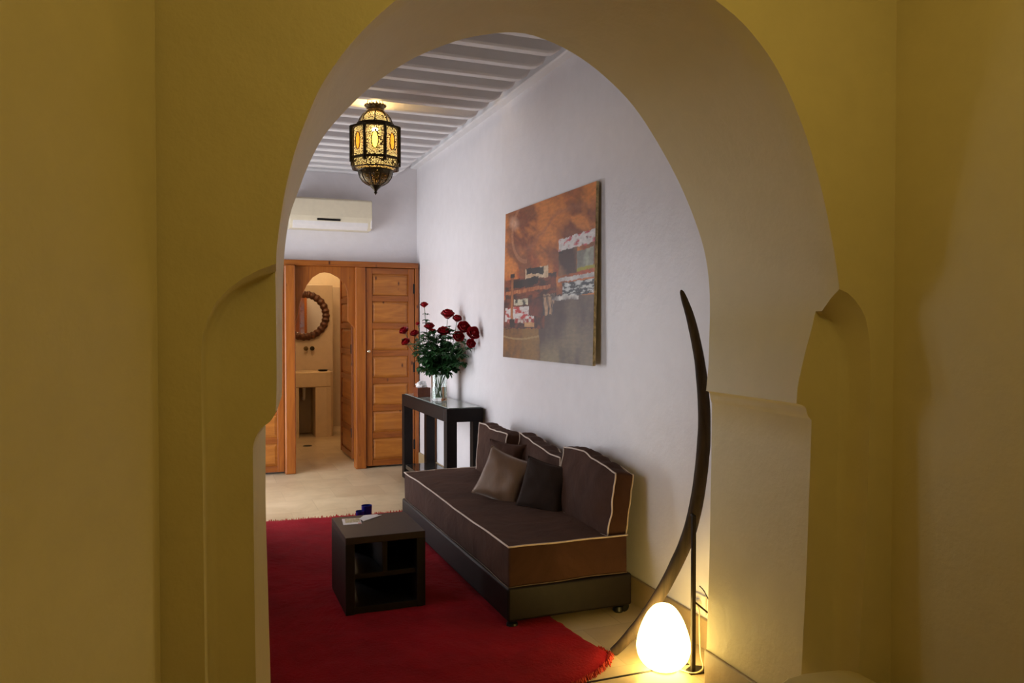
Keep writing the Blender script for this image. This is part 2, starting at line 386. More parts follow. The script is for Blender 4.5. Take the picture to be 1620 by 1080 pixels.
# arch board over the bathroom doorway
ab=[(.845,2.04),(.845,1.44)]+[(x,z) for x,z in ((.862,1.47),(.878,1.56),(.895,1.66),(.925,1.765),(.965,1.85),(1.02,1.925),(1.09,1.972),(1.14,1.982),(1.20,1.972),(1.27,1.935),(1.335,1.87),(1.36,1.80),(1.365,1.72))]+[(1.365,1.50),(1.435,1.42),(1.435,2.04)]
struct('trim_8',pr(ab,'y',8.02,8.05),'pine',bevel=.003)
# open bathroom door leaf swung inward
leaf=panel_door('door_3',0,.70,.02,2.035,0,7,'narrow pine bathroom door leaf standing open into the bathroom',hinges=((.69,1.20),(.69,.30)))
leaf.location=(1.475,9.19,.02); leaf.rotation_euler=(0,0,R(-89.3))

# ---------------------------------------------------------------- bathroom beyond
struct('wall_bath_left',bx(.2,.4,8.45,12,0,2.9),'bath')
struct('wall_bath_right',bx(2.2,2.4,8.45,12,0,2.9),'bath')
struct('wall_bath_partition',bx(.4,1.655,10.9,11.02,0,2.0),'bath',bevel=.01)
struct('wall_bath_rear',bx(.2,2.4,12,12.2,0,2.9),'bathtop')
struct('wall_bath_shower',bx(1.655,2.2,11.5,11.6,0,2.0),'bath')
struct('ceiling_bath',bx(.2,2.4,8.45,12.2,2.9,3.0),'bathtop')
v=thing('washbasin','masonry vanity with open niche below, seen through the bathroom doorway','washbasin',(1.2,10.5,0))
rc=[(1.36,10.45),(1.50,10.45),(1.56,10.47),(1.59,10.52),(1.595,10.60),(1.595,10.892),(1.36,10.892)]
bm=bmesh.new(); prism(bm,[(.6,10.45),(1.50,10.45),(1.56,10.47),(1.59,10.52),(1.595,10.60),(1.595,10.892),(.6,10.892)],'z',.65,.85)
obj('worktop',bm,'basin',v,bevel=.012,local=None).location=(-1.2,-10.5,0)
bm=pr(rc,'z',0,.65); obj('side_support',bm,'basin',v).location=(-1.2,-10.5,0)
bm=bx(.6,1.15,10.45,10.892,0,.65); obj('side_support',bm,'basin',v).location=(-1.2,-10.5,0)
bm=tb([(1.24,10.66,.65),(1.24,10.66,.52),(1.24,10.7,.48),(1.24,10.88,.48)],.02,10); o=obj('drain_pipe',bm,'plasticw',v,smooth=40); o.location=(-1.2,-10.5,0); o['label']='white drain pipe'
d=thing('soap_dish','small dark soap dish on the vanity edge','soap dish',(1.47,10.56,.851))
bm=lt([(0,0),(.05,0),(.062,.012),(.065,.022),(.058,.022),(.048,.01),(0,.008)],24); obj('dish',bm,'black',d,smooth=40)
for k,x in enumerate((1.295,1.378)):
    t=thing('wall_tap','%s round brass tap knob on the wall under the mirror'%('left' if k==0 else 'right'),'tap',(x,10.9,1.143),'tap knobs under the mirror')
    bm=lt([(0,0),(.03,.0),(.03,.008),(.012,.012),(.012,.04),(.024,.045),(.024,.06),(0,.062)],18)
    bmesh.ops.rotate(bm,verts=bm.verts,cent=(0,0,0),matrix=Matrix.Rotation(R(90),3,'X')); obj('knob',bm,'brass' if k==0 else 'brassd',t,smooth=40)
t=thing('floor_drain','small dark floor drain before the vanity in the bathroom','drain',(1.17,9.75,.0))
bm=lt([(0,.004),(.05,.004),(.055,.0)],20); obj('grate',bm,'black',t)
# mirror: carved wreath frame
mr=thing('wall_mirror','round mirror in a carved dark wreath frame above the vanity','mirror',(1.275,10.895,1.585),rot=(R(90),0,0))
RM=.262; bm=bmesh.new(); n=216; rings=[]
for i in range(n):
    a=2*PI*i/n; lob=.5+.5*math.cos(a*27+.6*math.sin(a*5))
    sec=[]
    for k in range(10):
        b=2*PI*k/10; rr=RM+.018+ (.046+.012*lob)*math.cos(b)*(1 if math.cos(b)>0 else .8); zz=.02+(.022+.012*lob)*math.sin(b)
        sec.append(bm.verts.new((rr*math.cos(a),rr*math.sin(a)*1.0,max(0,zz))))
    rings.append(sec)
for i in range(n):
    A,B=rings[i],rings[(i+1)%n]
    for k in range(10): bm.faces.new((A[k],B[k],B[(k+1)%10],A[(k+1)%10]))
obj('frame',bm,'frame',mr,smooth=60)
bm=lt([(0,.006),(RM-.01,.006),(RM-.01,0)],64); obj('mirror_glass',bm,'mirror',mr)

# ---------------------------------------------------------------- air conditioner
ac=thing('air_conditioner','ivory wall air conditioner above the pine doors','air conditioner',(1.19,8.1,2.40))
pf=[(0,.0),(-.15,.0),(-.20,.03),(-.215,.085),(-.22,.12),(-.215,.285),(-.19,.30),(0,.30)]
bm=pr(pf,'x',-.40,.40); obj('casing',bm,'plastic',ac,bevel=.008)
bm=pr([(-.223,.125),(-.2225,.128),(-.218,.283),(-.217,.283)],'x',-.39,.37)
bm=bmesh.new(); prism(bm,[(-.152,.008),(-.196,.034),(-.206,.075),(-.212,.075),(-.203,.03),(-.155,.0)],'x',-.37,.36); obj('louver',bm,'plasticw',ac,bevel=.003)
bm=bx(-.14,.085,-.2235,-.212,.078,.098); o=obj('display_slot',bm,'black',ac,bevel=.003)
bm=bx(.385,.399,-.219,-.15,.02,.10); obj('end_cap',bm,'plasticw',ac,bevel=.004)

# ---------------------------------------------------------------- lantern
LX,LY=1.124,5.455
ln_=thing('hanging_lantern','eight-sided pierced brass lantern with amber glass ovals, lit, hanging from the beams','lantern',(LX,LY,2.408),rot=(0,0,R(-13)))
ln_.scale=(.98,.98,.92)
ph=PI/8
Rb=.178
def ring(z0,z1,r0,r1,n=8,phs=ph,th=.008):
    return lt([(r0-th,z0),(r0,z0),(r1,z1),(r1-th,z1),(r0-th,z0)],n,ph=phs)
# posts
bm=bmesh.new()
for k in range(8):
    a=2*PI*k/8+ph; p=(Rb*math.cos(a),Rb*math.sin(a))
    tube(bm,[(p[0],p[1],.17),(p[0],p[1],.435)],.0125,6)
obj('post_frame',bm,'brassd',ln_,smooth=40)
for z0,z1 in ((.195,.212),(.425,.440)): obj('band',ring(z0,z1,Rb+.006,Rb+.006,th=.02),'brassd',ln_)
obj('skirt_band',lt([(Rb-.006,.135),(Rb,.197),(Rb-.002,.197),(Rb-.008,.135),(Rb-.006,.135)],8,ph=ph),'fili',ln_)
obj('skirt_rim',lt([(Rb-.012,.130),(Rb,.137),(Rb-.012,.143),(Rb-.03,.137),(Rb-.012,.130)],8,ph=ph),'brassd',ln_)
obj('shoulder_plate',lt([(Rb,.438),(.125,.452)],8,ph=ph),'filid',ln_)
obj('floor_plate',lt([(Rb-.01,.136),(.11,.128)],8,ph=ph),'filid',ln_)
rin=Rb*math.cos(PI/8)
for k in range(8):
    a=2*PI*(k+.5)/8+ph; hw=Rb*math.sin(PI/8)-.006
    M4=Matrix.Translation((math.cos(a)*rin,math.sin(a)*rin,0))@Matrix.Rotation(a+PI/2,4,'Z')
    # pierced plate with an oval hole
    bm=bmesh.new(); n=24; inn=[];out=[]
    for i in range(n):
        t=2*PI*i/n; c,s=math.cos(t),math.sin(t); sx=hw/abs(c) if abs(c)>1e-6 else 9; sz=.107/abs(s) if abs(s)>1e-6 else 9; q=min(sx,sz)
        out.append(bm.verts.new((c*q,0,.318+s*q))); inn.append(bm.verts.new((c*.021,0,.318+s*.062)))
    for i in range(n): bm.faces.new((out[i],out[(i+1)%n],inn[(i+1)%n],inn[i]))
    bm.transform(M4); pl=obj('pierced_panel',bm,'fili',ln_)
    bm=bmesh.new(); vs=[bm.verts.new((math.cos(2*PI*i/24)*.020,.0,.318+math.sin(2*PI*i/24)*.061)) for i in range(24)]
    c0=bm.verts.new((0,-.006,.318))
    for i in range(24): bm.faces.new((vs[i],vs[(i+1)%24],c0))
    bm.transform(M4); front = k==5
    g=obj('amber_glass',bm,'ambery' if front else 'amber',pl); g['label']='yellow glass oval' if front else 'amber glass oval'
    bm=tb([(math.cos(2*PI*i/24)*(.021+.003*(i%2)),-.002,.318+math.sin(2*PI*i/24)*(.062+.003*(i%2))) for i in range(24)],.0035,6,closed=True)
    bm.transform(M4); obj('oval_rim',bm,'brassd',pl)
obj('liner',lt([(.144,.150),(.148,.2),(.148,.425),(.112,.455),(.106,.48),(.094,.512),(.055,.55)],24),'liner',ln_)
obj('dome',lt([(.122,.452),(.118,.475),(.104,.515),(.082,.545),(.062,.560)],24),'fili',ln_,smooth=60)
bm=bmesh.new()
for k in range(8):
    a=2*PI*k/8; tube(bm,[(r*math.cos(a),r*math.sin(a),z) for r,z in ((.124,.452),(.120,.475),(.106,.515),(.084,.545),(.064,.560))],.004,6)
obj('dome_rib',bm,'brassd',ln_)
obj('dome_band',lt([(.125,.448),(.131,.455),(.131,.470),(.122,.474),(.118,.46),(.125,.448)],32),'brassd',ln_,smooth=40)
obj('neck_collar',lt([(.060,.556),(.066,.565),(.060,.575),(.066,.60),(.072,.606),(.066,.610),(.052,.58),(.060,.556)],32),'brass',ln_,smooth=40)
bm=bmesh.new()
for k in range(18):
    a=2*PI*k/18; bmesh.ops.create_icosphere(bm,subdivisions=1,radius=.0095,matrix=Matrix.Translation((.070*math.cos(a),.070*math.sin(a),.608)))
obj('crown_scallop',bm,'brass',ln_,smooth=60)
obj('lower_band',lt([(.118,.128),(.122,.120),(.116,.090),(.112,.092),(.114,.12),(.118,.128)],32),'filid',ln_,smooth=40)
obj('lower_bowl',lt([(.118,.122),(.117,.10),(.108,.068),(.088,.038),(.06,.018),(.03,.004),(.0,.0)],32),'filid',ln_,smooth=60)
bm=bmesh.new()
for k in range(10):
    a=2*PI*k/10; tube(bm,[(r*math.cos(a),r*math.sin(a),z) for r,z in ((.119,.115),(.118,.10),(.109,.068),(.089,.038),(.061,.018),(.03,.006))],.0035,6)
obj('bowl_rib',bm,'brassd',ln_)
obj('bowl_rim',lt([(.118,.128),(.124,.122),(.118,.110),(.112,.118),(.118,.128)],32),'brassd',ln_,smooth=40)
obj('finial',lt([(.045,.012),(.03,-.006),(.014,-.022),(.009,-.036),(.013,-.042),(.006,-.05),(.0,-.062)],20),'brassd',ln_,smooth=50)
bm=bmesh.new()
for k in range(4):
    a=2*PI*k/4+.5; tube(bm,catmull([(.066*math.cos(a),.066*math.sin(a),.606),(.05*math.cos(a),.05*math.sin(a),.66),(.006*math.cos(a),.006*math.sin(a),.73)],4),.0028,5)
tube(bm,[(0,0,.725),(0,0,.885)],.005,6); tube(bm,catmull([(.006,0,.77),(.012,0,.70),(.004,.003,.62),(0,0,.50)],4),.003,6)
obj('hanging_wire',bm,'brassd',ln_)
bm=bmesh.new(); bmesh.ops.create_uvsphere(bm,u_segments=16,v_segments=10,radius=.019); bmesh.ops.translate(bm,verts=bm.verts,vec=(math.cos(PI*1.5)*.141,-.141,.39)); obj('bulb',bm,'bulb',ln_,smooth=60)

# ---------------------------------------------------------------- painting
PY0,PY1,PZ0,PZ1=3.975,5.40,1.222,2.262   # near/far edge, bottom/top
pa=thing('painting','unframed abstract painting in orange and brown on the white wall','painting',(2.045,(PY0+PY1)/2,PZ0),rot=(0,R(1.2),0))
NU,NV=300,230; bm=bmesh.new(); W=PY1-PY0; Hh=PZ1-PZ0
grid=[[bm.verts.new((0,W/2-W*i/NU,Hh*j/NV)) for j in range(NV+1)] for i in range(NU+1)]
for i in range(NU):
    for j in range(NV): bm.faces.new((grid[i][j],grid[i][j+1],grid[i+1][j+1],grid[i+1][j]))
def nz(u,v,s,o=0,d=4): return noise.fractal(Vector((u*s+o,v*s*.75+o*1.7,o)),.9,2.0,d)
def mixc(a,b,t): t=max(0,min(1,t)); return tuple(x+(y-x)*t for x,y in zip(a,b))
def rect(u,v,u0,u1,v0,v1,j=.006,sl=0,o=0):
    e=nz(u,v,16,o,3)*j*.9; g=nz(u,v,60,o,2)*.0022; return u0+e+g<u<u1+e*.6-g and v0+e*.8+g+sl*(u-u0)<v<v1+e*.8-g+sl*(u-u0)
S=lin
def art(u,v):
    # u 0=left (far) .. 1=right (near), v 0=top .. 1=bottom
    a=nz(u,v,3,1.3); b=nz(u,v,7,5.1); streak=nz(u*.8+v*.6,v*2.6-u*1.6,3.2,9)
    c=mixc(S((188,110,44)),S((168,66,26)),.45+a*3.2); c=mixc(c,S((120,58,26)),max(0,nz(u,v,2.4,40)*2.6))
    c=mixc(c,S((160,100,36)),(.45-v*1.6)*.9+a)
    c=mixc(c,S((128,72,38)),streak*2.6); c=mixc(c,S((200,120,50)),max(0,-streak*2.4))
    c=mixc(c,S((150,92,66)),max(0,1-abs(v-(.20+.10*math.sin(u*5+.5)+a*.06))/.03)*.5)
    d=math.hypot((u-.12)/.085,(v-.085-.25*(u-.12))/.06)
    if d<1 : c=mixc(c,S((196,150,122)),(1-d)*1.3)
    d=abs(math.hypot(u-.30,v-.16)-.20)
    if d<.014 and u<.30: c=mixc(c,S((190,130,90)),.45)
    bd=.50+.02*math.sin(u*9)
    if v>.80+.02*b or (u<.5 and v>.80):          # ochre brown ground
        c=mixc(S((128,92,38)),S((96,66,34)),.5+a*2); c=mixc(c,S((142,92,28)),(.25-u)*2+b)
        if abs(v-(.855+.015*math.sin(u*8)))<.006: c=mixc(c,S((168,140,92)),.6)
    if u>.48+.03*b and v>.60+.02*a:              # dark grey brown mass
        c=mixc(S((74,54,46)),S((102,84,70)),.45+b*1.3+a); c=mixc(c,S((128,112,80)),max(0,(v-.84)*3+a-.1))
        c=mixc(c,S((58,40,38)),max(0,nz(u,v,4,22)))
    if rect(u,v,.02,.64,.47,.62,.01,-.02,2): c=mixc(S((60,32,24)),S((122,56,26)),.45+nz(u,v*4,9,3)*1.8)
    if rect(u,v,.0,.52,.60,.80,.008,0,3): c=mixc(S((110,52,30)),S((60,30,28)),.5+nz(u*2,v*3,8,4)*1.8)
    if rect(u,v,.28,.55,.41,.48,.01,0,4): c=mixc(S((196,150,104)),S((210,190,160)),.5+b)
    if rect(u,v,.29,.50,.405,.445,.012,.05,5): c=S((26,22,22))
    if rect(u,v,.10,.44,.485,.535,.012,-.06,6): c=mixc(S((24,20,20)),S((50,34,30)),b+.3)
    if rect(u,v,.03,.58,.545,.57,.008,-.03,7): c=mixc(S((150,74,32)),S((190,120,70)),.5+nz(u*3,v,14,5))
    if rect(u,v,.14,.32,.605,.645,.008,0,8): c=mixc(S((196,186,160)),S((60,60,58)),max(0,nz(u*2,v*4,10,6)*3))
    if rect(u,v,.02,.40,.66,.755,.01,-.02,10):
        t=nz(u*1.5,v*5,9,12); c=mixc(S((204,196,192)),S((176,52,52)),t*3.2-.1)
    if rect(u,v,.05,.40,.735,.765,.01,0,11): c=mixc(S((150,44,38)),S((190,180,170)),nz(u*3,v*2,10,13)*2.4)
    if rect(u,v,.28,.40,.76,.79,.006,0,12): c=S((186,140,92))
    if rect(u,v,.33,.53,.61,.72,.008,0,13): c=mixc(S((66,36,34)),S((110,50,36)),.4+b*2)
    if rect(u,v,.50,.62,.585,.715,.008,0,14): c=mixc(S((176,140,108)),S((56,50,54)),.3+nz(u*4,v,10,15)*2.5)
    if rect(u,v,.66,1.0,.27,.345,.012,-.05,15): c=mixc(S((206,200,198)),S((186,70,80)),nz(u*2,v*6,8,16)*2.6-.15); 
    if rect(u,v,.86,.99,.29,.33,.012,-.05,16): c=mixc(c,S((40,34,36)),.3+nz(u*3,v*3,8,17)*2)
    if rect(u,v,.66,.84,.34,.49,.010,-.05,17): c=mixc(S((66,42,36)),S((150,104,70)),max(0,(v-.40)*7)+b)
    if rect(u,v,.84,.99,.36,.47,.010,-.05,18): c=mixc(S((164,166,148)),S((120,118,108)),.4+b*2)
    if rect(u,v,.84,1.0,.455,.475,.005,-.05,19): c=S((160,150,40))
    if rect(u,v,.66,1.0,.50,.525,.010,-.03,20): c=mixc(S((196,190,186)),S((120,116,116)),.2+b)
    if rect(u,v,.70,1.0,.53,.61,.010,-.02,21):
        c=mixc(S((48,54,60)),S((196,198,196)),.25+nz(u*2,v*9,9,23)*2.6)
    if rect(u,v,.60,.86,.605,.63,.010,0,22): c=mixc(S((200,196,190)),S((80,70,70)),.2+b*2)
    if rect(u,v,.095,.130,.44,.76,.003,0,24): c=mixc(S((170,104,56)),S((120,66,34)),.4+nz(u*8,v,6,25)*2)
    if rect(u,v,.085,.140,.43,.455,.004,0,25) or rect(u,v,.085,.15,.735,.79,.006,0,26): c=S((34,24,22))
    for (p,q,r,s_) in ((.66,.70,.345,.36),(.48,.98,.598,.604),(.02,.42,.80,.806)):
        if rect(u,v,p,q,r,s_,.01,-.02,27): c=mixc(c,S((30,24,24)),.7)
    # brush marks
    k=1+.22*nz(u*3,v*9,9,31,3)
    return tuple(max(0,min(1,x*k)) for x in c)
bm.normal_update(); me=None
cl=bm.loops.layers.float_color.new('paint')
cache={}
for i,rw in enumerate(grid):
    for j,vv in enumerate(rw): cache[vv]=(*art(i/NU,1-j/NV),1)
for f in bm.faces:
    for l in f.loops: l[cl]=cache[l.vert]
m=N('oil_paint'); at_=m.n('ShaderNodeAttribute',attribute_name='paint'); m.base(at_.outputs['Color']); m.set(Roughness=.45)
v_=m.coord((6,30,30)); m.bump(m.noise(v_,1.5,5),.12,.003); M['art']=m.m
obj('painted_canvas',bm,'art',pa,recalc=False)
bm=bmesh.new(); box(bm,.001,.019,-W/2,W/2,0,Hh); M['canvas']=plain('raw_canvas_edge',(.55,.45,.27),.8,0,.5,40); o=obj('stretcher',bm,'canvas',pa,bevel=.002); o['label']='bare canvas edge'

# ---------------------------------------------------------------- console table with its things
CX0,CX1,CY0,CY1,CH=1.775,2.078,5.93,7.42,.795
cn=thing('console_table','dark wooden console table with low shelf standing at the white wall','table',((CX0+CX1)/2,(CY0+CY1)/2,0))
cl_=lambda bm:(bmesh.ops.translate(bm,verts=bm.verts,vec=(-(CX0+CX1)/2,-(CY0+CY1)/2,0)),bm)[1]
bm=bmesh.new(); lw=.085; th=.105
box(bm,CX0,CX1,CY0,CY0+lw,CH-th,CH); box(bm,CX0,CX1,CY1-lw,CY1,CH-th,CH); box(bm,CX0,CX0+.05,CY0+lw,CY1-lw,CH-th,CH); box(bm,CX1-.05,CX1,CY0+lw,CY1-lw,CH-th,CH)
box(bm,CX0+.05,CX1-.05,CY0+lw,CY1-lw,CH-th,CH-.012)
obj('top_frame',cl_(bm),'espresso',cn,bevel=.003)
o=obj('glass_top',cl_(bx(CX0+.022,CX1-.012,CY0+.03,CY1-.03,CH+.0005,CH+.006)),'ctop',cn,bevel=.001); o['label']='pale glass plate let into the table top'
for x0 in (CX0,CX1-lw):
    for y0 in (CY0,CY1-lw):
        obj('leg',cl_(bx(x0,x0+lw,y0,y0+lw,.0,CH-th)),'espresso',cn,bevel=.003)
obj('shelf',cl_(bx(CX0+.01,CX1-.01,CY0+lw,CY1-lw,.095,.135)),'dgloss',cn,bevel=.002)
# vase
vx,vy=1.915,6.62; zt=CH+.006
vs=thing('glass_vase','clear cylindrical glass vase holding the red roses on the console table','vase',(vx,vy,zt))
obj('vessel',lt([(0,0),(.066,0),(.068,.004),(.071,.225),(.0675,.227),(.064,.02),(0,.018)],40),'glass',vs,smooth=50)
obj('water',lt([(0,.0185),(.0635,.0205),(.0652,.12),(0,.12)],40),'water',vs,smooth=50)
# roses
def bloom(r):
    bm=bmesh.new()
    for ring_,(nP,tilt,sc_,zz) in enumerate(((3,.08,.55,.0),(5,.28,.8,-.004),(6,.62,1.0,-.010),(6,1.0,1.08,-.016))):
        for k in range(nP):
            a=2*PI*(k+ring_*.37)/nP+random.uniform(-.15,.15); nu,nv=5,5; g=[]
            for i in range(nu):
                rw=[]
                for j in range(nv):
                    s=(i/(nu-1)-.5); t=j/(nv-1); wd=math.sin(PI*min(1,.18+t*.62))*1.25
                    ang=a+s*2*PI/nP*wd*1.35
                    rad=r*sc_*(.16+math.sin(min(1.5,t*1.6))*(.26+tilt*.56)+ .05*math.cos(s*6)); z=zz*r/.04+r*sc_*(t*1.55-tilt*t*t*.75)+random.uniform(-.03,.03)*r
                    rw.append(bm.verts.new((rad*math.cos(ang),rad*math.sin(ang),z)))
                g.append(rw)
            for i in range(nu-1):
                for j in range(nv-1): bm.faces.new((g[i][j],g[i+1][j],g[i+1][j+1],g[i][j+1]))
    bmesh.ops.create_uvsphere(bm,u_segments=8,v_segments=6,radius=r*.38,matrix=Matrix.Translation((0,0,r*.38)))
    return bm
def leafm(bm,base,d,up,L,w):
    d=d.normalized(); side=d.cross(up); side=side.normalized() if side.length>.01 else Vector((1,0,0)); nn=side.cross(d)
    P=[(0,0),(.2,.33),(.45,.5),(.72,.36),(1,0)]; mid_=[];l_=[];r_=[]
    for t,ww in P:
        c=base+d*L*t-nn*L*.22*t*t; mid_.append(bm.verts.new(c))
        if 0<ww: l_.append(bm.verts.new(c+side*w*ww+nn*w*.14)); r_.append(bm.verts.new(c-side*w*ww+nn*w*.14))
    L1=[mid_[0]]+l_+[mid_[-1]]; R1=[mid_[0]]+r_+[mid_[-1]]
    for S_,fl in ((L1,0),(R1,1)):
        for i in range(4):
            q=[mid_[i],mid_[i+1],S_[i+1],S_[i]]; q2=[]
            for x in q:
                if x not in q2: q2.append(x)
            if len(q2)>2: bm.faces.new(q2[::-1] if fl else q2)
def leafspray(bm,p,d,sz):
    d=d.normalized(); up=Vector((0,0,1))
    q=p+d*sz*.9
    tube(bm,[p,q],.0011,4,cap=False)
    sd=d.cross(up); sd=sd.normalized() if sd.length>.01 else Vector((1,0,0))
    leafm(bm,q,d+Vector((0,0,random.uniform(-.5,.1))),up,sz*1.15,sz*.85)
    for f in (.45,.85):
        for s in (-1,1): leafm(bm,p+d*sz*.9*f,d*.5+sd*s+Vector((0,0,random.uniform(-.4,.2))),up,sz*.95,sz*.7)
WALLX=2.085
def clampx(bm):
    for v in bm.verts:
        if v.co.x>WALLX-.006: v.co.x=WALLX-.006-(v.co.x-WALLX+.006)*.15
def rose(px,pyy,pz,r,label,leaves=7,bend=0,l0=.35):
    r*=1.38; pz-=r*.4
    base=Vector((vx+random.uniform(-.03,.03),vy+random.uniform(-.03,.03),zt+.03)); tip=Vector((px,pyy,pz))
    rim=Vector((vx+max(-.05,min(.05,(px-vx)*.35)),vy+max(-.05,min(.05,(pyy-vy)*.35)),zt+.235))
    root=thing('rose',label,'flower',tuple(rim),'red roses in the glass vase')
    mid1=rim.lerp(tip,.55)+Vector(((px-vx)*.10,0,.02))
    path=catmull([base,rim,mid1,tip],7)
    bm=tb(path,[.0032]*(len(path)-8)+[.0026]*8,6); clampx(bm)
    bmesh.ops.translate(bm,verts=bm.verts,vec=-rim); obj('stem',bm,'stem',root,smooth=60)
    bm=bloom(r); d=(path[-1]-path[-4]).normalized()+Vector((-.15,-.55,.15)); q=d.to_track_quat('Z','Y')
    for v in bm.verts: v.co=q@v.co+tip
    clampx(bm); bmesh.ops.translate(bm,verts=bm.verts,vec=-rim); b=obj('bloom',bm,'rose',root,smooth=60,recalc=False)
    bm=bmesh.new(); up=Vector((0,0,1))
    for k in range(5):
        a=2*PI*k/5; dd=q@Vector((math.cos(a),math.sin(a),.2)); leafm(bm,tip,dd,up,r*.8,r*.35)
    n0=int(len(path)*l0)
    for k in range(leaves):
        i=random.randint(n0,len(path)-4); a=random.uniform(0,2*PI)
        leafspray(bm,path[i],Vector((math.cos(a),math.sin(a),random.uniform(-.3,.6))),random.uniform(.034,.050))
    clampx(bm); bmesh.ops.translate(bm,verts=bm.verts,vec=-rim); obj('leaves',bm,'leaf',root,recalc=False)
rose(1.777,6.60,1.632,.024,'topmost rose bud on the tall left stem of the bouquet',3,l0=.7)
rose(1.604,6.60,1.412,.030,'leftmost open red rose, out over the table end',3,l0=.55)
rose(1.688,6.58,1.388,.027,'small red rose just right of the leftmost one',4)
rose(1.612,6.57,1.318,.028,'lowest red rose at the far left of the bouquet',4)
rose(1.735,6.66,1.468,.015,'tiny red bud between the left roses and the tall stem',4)
rose(1.822,6.60,1.448,.032,'red rose low in the leaves under the topmost bud',8)
rose(1.838,6.55,1.402,.024,'dark red rose half sunk in leaves, left of the centre bloom',8)
rose(1.935,6.56,1.405,.040,'large red rose at the bouquet centre partly behind leaves',9)
rose(1.985,6.60,1.555,.042,'wide open red rose highest in the middle of the bouquet',7,l0=.45)
rose(2.040,6.50,1.515,.030,'red rose just right of the highest middle bloom',6,l0=.45)
rose(1.975,6.12,1.450,.038,'upper red rose of the right cluster near the wall',7,l0=.4)
rose(2.035,6.06,1.405,.040,'rightmost large red rose against the white wall',7,l0=.4)
rose(1.955,6.20,1.372,.034,'left rose of the right cluster by the wall',7,l0=.4)
rose(2.035,6.12,1.315,.028,'lowest dark red rose of the right cluster',7,l0=.4)
fo=thing('rose_foliage','dense green rose leaves filling the middle of the bouquet','foliage',(vx,vy,zt+.23))
bm=bmesh.new()
for k in range(58):
    a=random.uniform(0,2*PI); rr=random.uniform(.05,.27); z=random.uniform(1.10,1.46)
    tip=Vector((min(2.04,vx-.01+math.cos(a)*rr),vy-.08+math.sin(a)*rr*1.1,z-rr*.25)); base=Vector((vx+math.cos(a)*.045,vy+math.sin(a)*.045,zt+.22))
    path=catmull([base,base.lerp(tip,.5)+Vector((0,0,.03)),tip],6); tube(bm,path,.002,5)
    for i in range(3,len(path)):
        if random.random()<.72:
            aa=random.uniform(0,2*PI); leafspray(bm,path[i],Vector((math.cos(aa),math.sin(aa),random.uniform(-.6,.4))),random.uniform(.034,.050))
clampx(bm); bmesh.ops.translate(bm,verts=bm.verts,vec=(-vx,-vy,-zt-.23)); obj('leaves',bm,'leaf',fo,recalc=False); 
# tissue box
tx=thing('tissue_box','small reddish wooden tissue box at the far end of the console table','box',(1.868,7.02,zt),rot=(0,0,R(3)))
bm=bmesh.new(); box(bm,-.063,.063,-.06,.06,0,.085); obj('box_body',bm,'boxw',tx,bevel=.004)
bm=bmesh.new(); bmesh.ops.create_icosphere(bm,subdivisions=4,radius=.05)
for v in bm.verts:
    k=1+.35*noise.noise(v.co*28)+.25*noise.noise(v.co*60); v.co=Vector((v.co.x*k*1.0,v.co.y*k*.7,(v.co.z*k*.75)+.105))
obj('tissue',bm,'tissue',tx,smooth=80)

# ---------------------------------------------------------------- sofa
sf=thing('sofa','long brown suede bench sofa with cream piping on a dark wooden base','sofa',(1.67,4.5,0))
SX,SY=-1.67,-4.5
def sl(bm): bmesh.ops.translate(bm,verts=bm.verts,vec=(SX,SY,0)); return bm
BX0,BX1,BY0,BY1=1.335,2.005,3.46,5.585
bm=bmesh.new(); box(bm,BX0,BX1,BY0,BY1,.045,.205)
obj('base',sl(bm),'espresso',sf,bevel=.012,seg=3)
for x,y in ((BX0+.035,BY0+.035),(BX1-.05,BY0+.05),(BX0+.035,BY1-.05),(BX1-.05,BY1-.05)):
    bm=bmesh.new(); lathe(bm,[(0,0),(.022,0),(.03,.01),(.026,.03),(.014,.036),(.014,.05),(0,.05)],16,c=(x,y,0))
    if x>1.7: bmesh.ops.create_cone(bm,cap_ends=True,segments=14,radius1=.026,radius2=.026,depth=.018,matrix=Matrix.Translation((x+.028,y-.005,.0265))@Matrix.Rotation(R(90),4,'X'))
    obj('foot',sl(bm),'black',sf,smooth=40)
def softbox(hx,hy,hz,n=(10,24,6),bulge=(.0,.0,.01),wob=.006,seed=0,fn=None):
    """returns bmesh of a cushion and the displacement function for the piping"""
    def D(p):
        x,y,z=p; k=Vector((x*hx,y*hy,z*hz))
        k.x+=bulge[0]*x*(1-y**4)*(1-z*z); k.y+=bulge[1]*y*(1-x*x)*(1-z*z); k.z+=bulge[2]*z*(1-x**4)*(1-y**4)
        q=Vector((k.x*4+seed,k.y*4,k.z*4)); k+=Vector((noise.noise(q),noise.noise(q+Vector((9,3,1))),noise.noise(q+Vector((2,7,5)))))*wob
        return fn(k,p) if fn else k
    bm=bmesh.new(); cache={}
    def V(i,j,k):
        key=(i,j,k)
        if key not in cache:
            cache[key]=bm.verts.new(D((2*i/n[0]-1,2*j/n[1]-1,2*k/n[2]-1)))
        return cache[key]
    for i in range(n[0]):
        for j in range(n[1]):
            for k in (0,n[2]): bm.faces.new((V(i,j,k),V(i+1,j,k),V(i+1,j+1,k),V(i,j+1,k)))
    for i in range(n[0]):
        for k in range(n[2]):
            for j in (0,n[1]): bm.faces.new((V(i,j,k),V(i+1,j,k),V(i+1,j,k+1),V(i,j,k+1)))
    for j in range(n[1]):
        for k in range(n[2]):
            for i in (0,n[0]): bm.faces.new((V(i,j,k),V(i,j+1,k),V(i,j+1,k+1),V(i,j,k+1)))
    return bm,D
hx,hy,hz=(1.985-1.345)/2,(5.55-3.475)/2,.094
mc=Vector((1.665,4.5125,.3035))
bm,D=softbox(hx,hy,hz,(14,40,6),(.004,.006,.006),.006,3)
